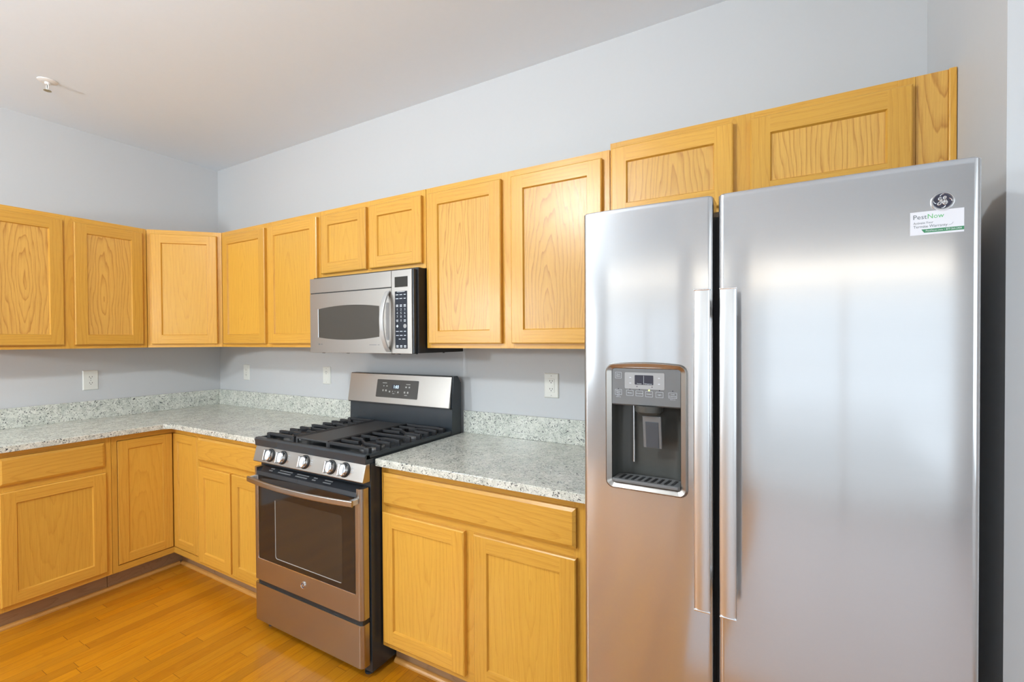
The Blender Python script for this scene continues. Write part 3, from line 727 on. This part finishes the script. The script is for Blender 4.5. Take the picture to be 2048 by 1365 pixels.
b = BM(); box(b, X(87.75), X(90.98), -15.02, -14.95, 65.35, 67.3, 0.02); part('display', b, 'DISP', cp, label='dark display window')
b = BM(); box(b, X(87.78), X(90.85), -15.02, -14.95, 53.82, 64.58, 0.02); kp = part('keypad', b, 'KEYPAD', cp, label='dark blue keypad')
b = BM()
def rowz(p): return 64.57 - (p - 395) * 0.01517
cols = [X(88.35), X(89.3), X(90.25)]
def dash(x, z, w_, h_=0.13): quad(b, [(x - w_ / 2, -15.03, z - h_ / 2), (x + w_ / 2, -15.03, z - h_ / 2), (x + w_ / 2, -15.03, z + h_ / 2), (x - w_ / 2, -15.03, z + h_ / 2)])
dash(X(89.3), rowz(402), 1.9, 0.08)
for p in (437, 485, 940, 890):
    for k, x in enumerate(cols): dash(x, rowz(p), 0.68 if k < 2 else 0.5)
for p in (573, 1075):
    for x in cols: dash(x, rowz(p) + 0.13, 0.55, 0.15); dash(x, rowz(p) - 0.13, 0.55, 0.15)
for p, ds in ((620, '123'), (665, '456'), (710, '789')):
    for x, d in zip(cols, ds): text(b, d, 0.62, x, rowz(p), -15.03)
text(b, '0', 0.62, cols[1], rowz(757), -15.03)
for x in (cols[0], cols[2]): dash(x, rowz(757) + .1, 0.5, .15); dash(x, rowz(757) - .16, 0.45, .12)
z = rowz(825)
quad(b, [(cols[0] - 0.3, -15.03, z), (cols[0], -15.03, z - 0.3), (cols[0] + 0.3, -15.03, z), (cols[0], -15.03, z + 0.3)])
dash(X(88.95), rowz(985), 0.5); dash(X(89.95), rowz(985), 0.75)
part('print', b, 'PRINT', kp)
b = BM(); lathe(b, [(0.40, -15.022), (0.38, -15.04), (0.1, -15.04)], (cols[2], 0, z), 'y', 20); part('start_button', b, 'GREYL', kp)

# ------------------------------------------------------------------ refrigerator
fr = thing('refrigerator', 'tall stainless side-by-side refrigerator with ice and water dispenser', 'refrigerator', (147.8, 0, 0))
def FX(v): return v - 147.8
b = BM(); box(b, FX(131.65), FX(163.95), -28.2, -1.5, 1.0, 67.9, 0.1)
for x in (133, 162.5):
    for y in (-27, -4): lathe(b, [(0.9, 0.02), (0.9, 0.6), (0.5, 0.65), (0.5, 1.05)], (FX(x), y, 0), 'z', 12)
part('body', b, 'SLATE', fr)
def door_prof(x0, x1, yb=-28.5, yf=-31.5, r=0.55, bow=0.16):
    o = [(x0, yb)]; xc = (x0 + x1) / 2; hw_ = (x1 - x0) / 2
    for k in range(7):
        q = R(180 + 90 * k / 6); o.append((x0 + r + r * math.cos(q), yf + bow + r + r * math.sin(q)))
    n_ = 16
    for k in range(1, n_):
        u = -1 + 2 * k / n_; o.append((xc + u * (hw_ - r), yf + bow * u * u))
    for k in range(7):
        q = R(270 + 90 * k / 6); o.append((x1 - r + r * math.cos(q), yf + bow + r + r * math.sin(q)))
    o.append((x1, yb)); return o
def fridge_door(x0, x1, name):
    b = BM(); pr = door_prof(x0, x1); zs = [(1.9, 0.12), (2.05, 0.0), (2.4, 0.0), (68.8, 0.0), (69.15, 0.0), (69.3, 0.12)]; rings = []
    for z_, ins in zs:
        xc = (x0 + x1) / 2
        rings.append([b.verts.new((x + (ins if x < xc - 0.1 else -ins if x > xc + 0.1 else 0), y + (ins if y < -29 else 0), z_)) for x, y in pr])
    n_ = len(pr)
    for A, B2 in zip(rings, rings[1:]):
        for k in range(n_): b.faces.new((A[k], A[(k + 1) % n_], B2[(k + 1) % n_], B2[k]))
    b.faces.new(rings[0]); b.faces.new(rings[-1][::-1])
    return part(name, b, 'FRIDGE', fr, smooth=40)
fz = fridge_door(FX(131.6), FX(144.95), 'freezer_door')
ff = fridge_door(FX(145.4), FX(164.0), 'fresh_food_door')
b = BM(); box(b, FX(132.2), FX(163.4), -28.52, -28.18, 2.4, 67.6); part('door_gasket', b, 'MATTE', fr)
b = BM(); box(b, FX(131.9), FX(163.6), -28.4, -27.2, 0.5, 1.85, 0.1); part('kick_plate', b, 'SLATE', fr)
for x0, x1 in ((143.6, 146.2), (161.7, 164.3), (131.4, 134.0)):
    if x0 == 143.6: continue
    b = BM(); box(b, FX(x0), FX(x1), -30.6, -25.5, 67.92 if x0 < 140 else 67.92, 69.0, 0.15)
    for v in b.verts: v.co.y = min(v.co.y, 99)
    b2 = BM(); box(b2, FX(x0), FX(x1), -28.45, -24.5, 67.92, 69.1, 0.15); b.free(); part('hinge_cover', b2, 'MATTE', fr)
# long bar handles
def fhandle(xc, parent):
    b = BM(); path = []
    for k in range(33):
        u = -1 + 2 * k / 32; path.append((xc, -33.55 - 0.30 * (1 - u * u), 44.85 + u * 15.05))
    prof = [(math.sin(q) * 0.72, -0.02 + 0.22 * math.cos(q)) for q in [R(a) for a in range(-80, 81, 16)]] + [(0.70, -0.26), (-0.70, -0.26)]
    prof = [(a, -c) for a, c in prof]
    sweep(b, path, prof, (0, 1, 0)); h = part('door_handle', b, 'HANDLE', parent, smooth=50)
    for z_ in (29.68, 59.9):
        b = BM(); box(b, xc - 0.72, xc + 0.72, -33.78, -33.28, z_, z_ + 0.14, 0.05); part('end_cap', b, 'CHROME', h)
    for z_ in (31.2, 58.4):
        b = BM(); box(b, xc - 0.42, xc + 0.42, -33.4, -31.3, z_ - 0.9, z_ + 0.9, 0.15); part('handle_post', b, 'SATIN', h)
fhandle(FX(144.25), fz); fhandle(FX(146.47), ff)
emblem(ff, FX(161.6), -31.42, 66.12, 0.73)
# dispenser
dx0, dx1, dz0, dz1 = FX(134.9), FX(141.97), 40.2, 52.3
dc = (dx0 + dx1) / 2
c = BM(); box(c, dx0 - 0.15, dx1 + 0.15, -33, -28.6, dz0 - 0.25, dz1 + 0.1); cut(fz, c)
b = BM()
def bez(off, arch):
    x0, x1, z0, z1 = dx0 - off, dx1 + off, dz0 - off - 0.1, dz1 + off * 0.6; o = []; r = 0.35 + off * 0.7
    for cx_, cz_, a0 in ((x1 - r, z1 - r, 0), (x0 + r, z1 - r, 90), (x0 + r, z0 + r, 180), (x1 - r, z0 + r, 270)):
        for k in range(6):
            q = R(a0 + 90 * k / 5); xx = cx_ + r * math.cos(q); zz = cz_ + r * math.sin(q)
            o.append((xx, zz + (arch * (1 - ((xx - dc) / (x1 - dc)) ** 2) if zz > 47 else 0)))
        if a0 == 0:
            for k in range(1, 8):
                xx = (x1 - r) + ((x0 + r) - (x1 - r)) * k / 8; o.append((xx, z1 + arch * (1 - ((xx - dc) / (x1 - dc)) ** 2)))
    return o
loops = [(bez(0.72, 0.30), -31.40), (bez(0.62, 0.28), -31.66), (bez(0.50, 0.24), -31.72), (bez(0.02, 0.0), -31.42), (bez(0.02, 0.0), -31.0)]
rings = [[b.verts.new((x, y_, z_)) for x, z_ in lp] for lp, y_ in loops]
for A, B2 in zip(rings, rings[1:]):
    n_ = len(A)
    for k in range(n_): b.faces.new((A[k], A[(k + 1) % n_], B2[(k + 1) % n_], B2[k]))
dis = part('dispenser_bezel', b, 'STEEL', fz, smooth=50, label='raised silver dispenser surround')
b = BM(); prism(b, [(-31.36, 52.28), (-31.42, 48.5), (-31.2, 48.36), (-29.5, 48.36), (-29.5, 52.28)], 'x', dx0 + 0.02, dx1 - 0.02)
pn = part('dispenser_panel', b, 'GREYPL', fz, label='grey dispenser control panel')
PY = -31.435
b = BM(); prism(b, [(x + FX(138.35), z + 51.02) for x, z in rrect(2.05, 0.86, 0.12)], 'y', -31.43, -31.3); lp = part('display_surround', b, 'GREYL', pn)
b = BM(); prism(b, [(x + FX(138.32), z + 51.12) for x, z in rrect(0.96, 0.50, 0.08)], 'y', -31.445, -31.4); part('display', b, 'LCD', pn)
b = BM()
def fd(x, z_, w_, h_, y=-31.452): quad(b, [(x - w_ / 2, y, z_ - h_ / 2), (x + w_ / 2, y, z_ - h_ / 2), (x + w_ / 2, y, z_ + h_ / 2), (x - w_ / 2, y, z_ + h_ / 2)])
fd(FX(138.3), 51.12, 0.025, 0.9)
text(b, 'Freezer', 0.16, FX(137.85), 50.73, -31.452); text(b, 'Refrigerator', 0.16, FX(138.78), 50.73, -31.452)
for x in (136.9, 139.85): fd(FX(x), 51.35, 0.2, 0.07); fd(FX(x), 50.75, 0.2, 0.07)
def key(x, z_, lines, w_=0.72, h_=0.55):
    for dz_ in (-h_ / 2, h_ / 2): fd(x, z_ + dz_, w_, 0.025)
    for dx_ in (-w_ / 2, w_ / 2): fd(x + dx_, z_, 0.025, h_)
    n_ = len(lines)
    for k, s_ in enumerate(lines): text(b, s_, 0.19, x, z_ + 0.1 * (n_ - 1) - 0.2 * k, -31.452)
key(FX(135.62), 51.55, ['Door', 'Alarm'], 0.66, 0.62)
key(FX(135.62), 49.75, ['Water', 'Filter'], 0.7); text(b, 'Reset', 0.12, FX(135.62), 49.38, -31.452); text(b, 'Hold 3 sec', 0.12, FX(135.62), 49.25, -31.452)
key(FX(136.85), 49.72, ['Water']); key(FX(137.85), 49.70, ['Crushed']); key(FX(138.85), 49.68, ['Cubed']); key(FX(139.9), 49.66, ['Light'])
key(FX(141.2), 49.66, ['Lock', 'Controls'], 0.78); text(b, 'Hold 3 sec', 0.12, FX(141.2), 49.24, -31.452)
part('print', b, 'PRINT', pn)
b = BM(); lathe(b, [(0.085, -31.42), (0.085, -31.46)], (FX(138.85), 0, 50.07), 'y', 12); part('indicator_light', b, 'LED', pn)
for x, z_ in ((135.62, 50.1), (136.85, 50.1), (137.85, 50.1), (139.9, 50.1), (141.2, 50.1), (137.6, 50.42), (139.15, 50.42)):
    b = BM(); lathe(b, [(0.055, -31.42), (0.055, -31.45)], (FX(x), 0, z_), 'y', 8); part('indicator_dot', b, 'LCD', pn)
# cavity liner: open box with a curved back
b = BM(); n = 14; inner = [(dx0 + 0.02, -31.35)]
for k in range(n + 1):
    q = math.pi * k / n; inner.append((dc - (dx1 - dx0 - 0.04) / 2 * math.copysign(abs(math.cos(q)) ** 0.45, math.cos(q)), -31.0 + 2.25 * math.sin(q) ** 0.6 if 0 < k < n else -31.0))
inner.append((dx1 - 0.02, -31.35))
A = [b.verts.new((x, y_, 40.15)) for x, y_ in inner]; B2 = [b.verts.new((x, y_, 48.5)) for x, y_ in inner]
for k in range(len(inner) - 1): b.faces.new((A[k], A[k + 1], B2[k + 1], B2[k]))
b.faces.new(A); b.faces.new(B2[::-1])
part('dispenser_recess', b, 'CAVITY', fz, smooth=40, label='dark hollow dispenser recess')
b = BM(); lathe(b, [(1.45, 48.4), (1.4, 47.75), (1.1, 47.45), (0.2, 47.4)], (dc + 0.15, -30.35, 0), 'z', 28); part('ice_chute', b, 'CAVITY', fz, smooth=40)
b = BM(); tb = BM(); box(tb, -0.95, 0.95, -0.12, 0.12, -1.75, 1.75, 0.08); add(b, tb, 0, Matrix.Translation((dc + 0.55, -30.6, 45.6)) @ Matrix.Rotation(R(9), 4, 'X')); pd = part('dispenser_paddle', b, 'GREYPL', fz)
b = BM(); tb = BM(); box(tb, -0.66, 0.66, -0.17, -0.1, -1.6, 1.2, 0.03); add(b, tb, 0, Matrix.Translation((dc + 0.55, -30.6, 45.55)) @ Matrix.Rotation(R(9), 4, 'X')); part('paddle_pad', b, 'PADDLE', pd)
b = BM(); sweep(b, [(dx0 + 1.75, -29.15, 41.9), (dx0 + 1.75, -29.15, 48.3)], circ(0.16, 10), (0, 1, 0)); part('water_tube', b, 'CHROME', fz, smooth=50)
# drip tray with grille
b = BM()
prism(b, [(x + dc, y_) for x, y_ in [(-3.5, -31.5), (-3.3, -31.75), (3.3, -31.75), (3.5, -31.5), (3.4, -29.6), (2.6, -29.1), (-2.6, -29.1), (-3.4, -29.6)]], 'z', 40.16, 40.5, bev=0.06)
tr = part('drip_tray', b, 'GREYPL', fz)
for k in range(9):
    b = BM()
    x = dc - 2.7 + k * 0.675; prism(b, [(x - 0.18, -31.35), (x + 0.12, -31.35), (x + 0.32, -29.75), (x + 0.02, -29.75)], 'z', 40.49, 40.53)
    part('tray_slot', b, 'MATTE', tr)

# ------------------------------------------------------------------ warranty sticker on the right fridge door
st = thing('warranty_sticker', 'white and green pest-control sticker under the round emblem on the refrigerator', 'sticker', (161.27, -31.42, 63.6))
def TX(v): return v - 161.27
def tiltst(tb, name, mat, parent=None):
    b = BM(); add(b, tb, None, Matrix.Rotation(R(0.4), 4, 'Z')); return part(name, b, mat, parent or st)
tb = BM(); box(tb, -1.615, 1.615, -0.035, 0.005, 0.0, 1.86); card = tiltst(tb, 'card', 'PAPER')
tb = BM(); text(tb, 'Pest', 0.52, -1.42, 1.42, -0.04, 'LEFT', fit=0.83); tiltst(tb, 'grey_lettering', 'INKG', card)
tb = BM(); text(tb, 'Now', 0.52, -0.54, 1.42, -0.04, 'LEFT', fit=0.98); tiltst(tb, 'green_lettering', 'INKL', card)
tb = BM(); text(tb, 'Activate Your', 0.25, -1.42, 0.95, -0.04, 'LEFT', fit=1.22); text(tb, 'Termite Warranty', 0.31, -1.42, 0.66, -0.04, 'LEFT', fit=2.07)
sweep(tb, [(0.72, -0.04, 0.62), (0.9, -0.04, 0.68), (0.98, -0.04, 0.82)], circ(0.008, 4), (0, 1, 0)); tiltst(tb, 'grey_lettering', 'INKG', card)
tb = BM(); quad(tb, [(-0.75, -0.039, 0.16), (1.615, -0.039, 0.16), (1.615, -0.039, 0.44), (-0.93, -0.039, 0.44)]); strip = tiltst(tb, 'green_strip', 'INKD', card)
tb = BM(); text(tb, 'PestNow.com', 0.20, -0.65, 0.30, -0.043, 'LEFT', fit=1.02); text(tb, '\u2022', 0.2, 0.46, 0.30, -0.043); text(tb, '877-264-2404', 0.20, 0.56, 0.30, -0.043, 'LEFT', fit=0.92); tiltst(tb, 'white_lettering', 'PAPER', strip)

# ------------------------------------------------------------------ wall outlets
def outlet(label, loc, rotz, w_, h_, style):
    t = thing('wall_outlet', label, 'outlet', loc, rotz)
    b = BM()
    vs = [[b.verts.new((sx * a, y_, sz * c_)) for sx, sz in ((-1, -1), (1, -1), (1, 1), (-1, 1))] for a, c_, y_ in ((w_ / 2, h_ / 2, -0.01), (w_ / 2, h_ / 2, -0.10), (w_ / 2 - 0.16, h_ / 2 - 0.16, -0.25))]
    for A, B2 in zip(vs, vs[1:]):
        for k in range(4): b.faces.new((A[k], A[(k + 1) % 4], B2[(k + 1) % 4], B2[k]))
    b.faces.new(vs[0]); b.faces.new(vs[2]); part('cover_plate', b, 'PLATE', t)
    zs = (0.72, -0.78)
    if style == 'duplex':
        for z_ in zs:
            b = BM(); prism(b, [(x, z_ + zz) for x, zz in [(0.62 * math.cos(R(a)), max(-0.48, min(0.48, 0.62 * math.sin(R(a))))) for a in range(0, 360, 15)]], 'y', -0.30, -0.2); r_ = part('receptacle', b, 'PLATE', t)
            for x in (-0.26, 0.26):
                b = BM(); box(b, x - 0.05, x + 0.05, -0.31, -0.29, z_ - 0.02, z_ + 0.28); part('socket_slot', b, 'SLOT', r_)
            b = BM(); lathe(b, [(0.10, -0.31), (0.10, -0.29)], (0, 0, z_ - 0.22), 'y', 10); part('ground_hole', b, 'SLOT', r_)
        b = BM(); lathe(b, [(0.09, -0.27), (0.09, -0.24)], (0, 0, -0.03), 'y', 10); part('screw', b, 'SLOT', t)
    else:
        b = BM(); box(b, -0.66, 0.66, -0.31, -0.2, -1.32, 1.32, 0.04); r_ = part('receptacle', b, 'PLATE', t)
        for z_ in (zs if style == 'gfci' else (0.6,)):
            for x in (-0.26, 0.26):
                b = BM(); box(b, x - 0.05, x + 0.05, -0.32, -0.30, z_ + 0.05, z_ + 0.33); part('socket_slot', b, 'SLOT', r_)
            b = BM(); lathe(b, [(0.10, -0.32), (0.10, -0.30)], (0, 0, z_ - 0.18), 'y', 10); part('ground_hole', b, 'SLOT', r_)
        b = BM(); box(b, 0.18, 0.3, -0.32, -0.3, -0.1, -0.02) if style == 'gfci' else box(b, -0.3, 0.3, -0.32, -0.30, 0.98, 1.12)
        part('test_button', b, 'PRINTD', r_)
        for z_ in (-h_ / 2 + 0.5, h_ / 2 - 0.5):
            b = BM(); lathe(b, [(0.1, -0.27), (0.1, -0.24)], (0, 0, z_), 'y', 10); part('screw', b, 'PRINTD', t)
outlet('wide ivory double outlet on the left wall above the granite backsplash', (0, -31.55, 45.75), 90, 3.1, 4.9, 'duplex')
outlet('ivory outlet plate on the back wall nearest the room corner', (14.3, 0, 46.2), 0, 2.9, 4.6, 'duplex')
outlet('ivory outlet plate on the back wall just left of the range', (49.65, 0, 46.45), 0, 2.9, 4.5, 'decora')
outlet('ivory safety outlet on the back wall between range and refrigerator', (113.2, 0, 46.65), 0, 3.0, 4.7, 'gfci')

# ------------------------------------------------------------------ ceiling sprinkler
sp = thing('fire_sprinkler', 'small white pendent fire sprinkler head on the ceiling', 'sprinkler', (23.0, -45.0, H))
b = BM(); lathe(b, [(1.55, -0.02), (1.5, -0.14), (1.1, -0.3), (0.7, -0.34)], (0, 0, 0), 'z', 32); part('escutcheon', b, 'WHITE', sp, smooth=40)
b = BM(); lathe(b, [(0.45, -0.35), (0.45, -0.75), (0.35, -0.8), (0.2, -0.82)], (0, 0, 0), 'z', 16)
for s_ in (-1, 1): sweep(b, catmull([(s_ * 0.35, 0, -0.75), (s_ * 0.48, 0, -1.2), (s_ * 0.3, 0, -1.7), (0, 0, -1.9)], 5), circ(0.1, 6), (0, 1, 0))
part('sprinkler_frame', b, 'WHITE', sp, smooth=50)
b = BM(); lathe(b, [(0.07, -0.8), (0.1, -1.2), (0.07, -1.7)], (0, 0, 0), 'z', 10); part('heat_bulb', b, 'SLOT', sp, label='dark glass heat bulb')
b = BM(); lathe(b, [(0.2, -1.86), (0.6, -1.96), (0.62, -2.02), (0.2, -2.05)], (0, 0, 0), 'z', 18); part('deflector', b, 'BRASS', sp, smooth=40)

# ------------------------------------------------------------------ added globe lamps, unseen: key light and low fill
def added_globe_lamp(label, x, y, drop, r_):
    t = thing('added_globe_lamp', label, 'lamp', (x, y, H))
    b = BM(); lathe(b, [(2.6, -0.02), (2.5, -0.6), (0.8, -0.9), (0.25, -1.2), (0.25, -drop + r_ + 0.6), (1.4, -drop + r_ + 0.4), (1.4, -drop + r_ - 0.2)], (0, 0, 0), 'z', 32); part('canopy', b, 'BRASS', t, smooth=40)
    b = BM(); lathe(b, [(r_ * math.sin(R(a)), -drop + r_ * math.cos(R(a))) for a in (14, 30, 45, 60, 75, 90, 105, 120, 135, 150, 165, 178)], (0, 0, 0), 'z', 36); part('globe', b, 'BULB', t, smooth=60)
added_globe_lamp('unseen white globe lamp added as key light under the kitchen ceiling', 93, -93, 8.5, 3.6)  # added key light, placed to suit the cabinets' cast shadows
added_globe_lamp('unseen white globe pendant added low as fill light for the back wall', 30, -142, 40, 4.0)  # added fill that brightens the wall under the cabinets
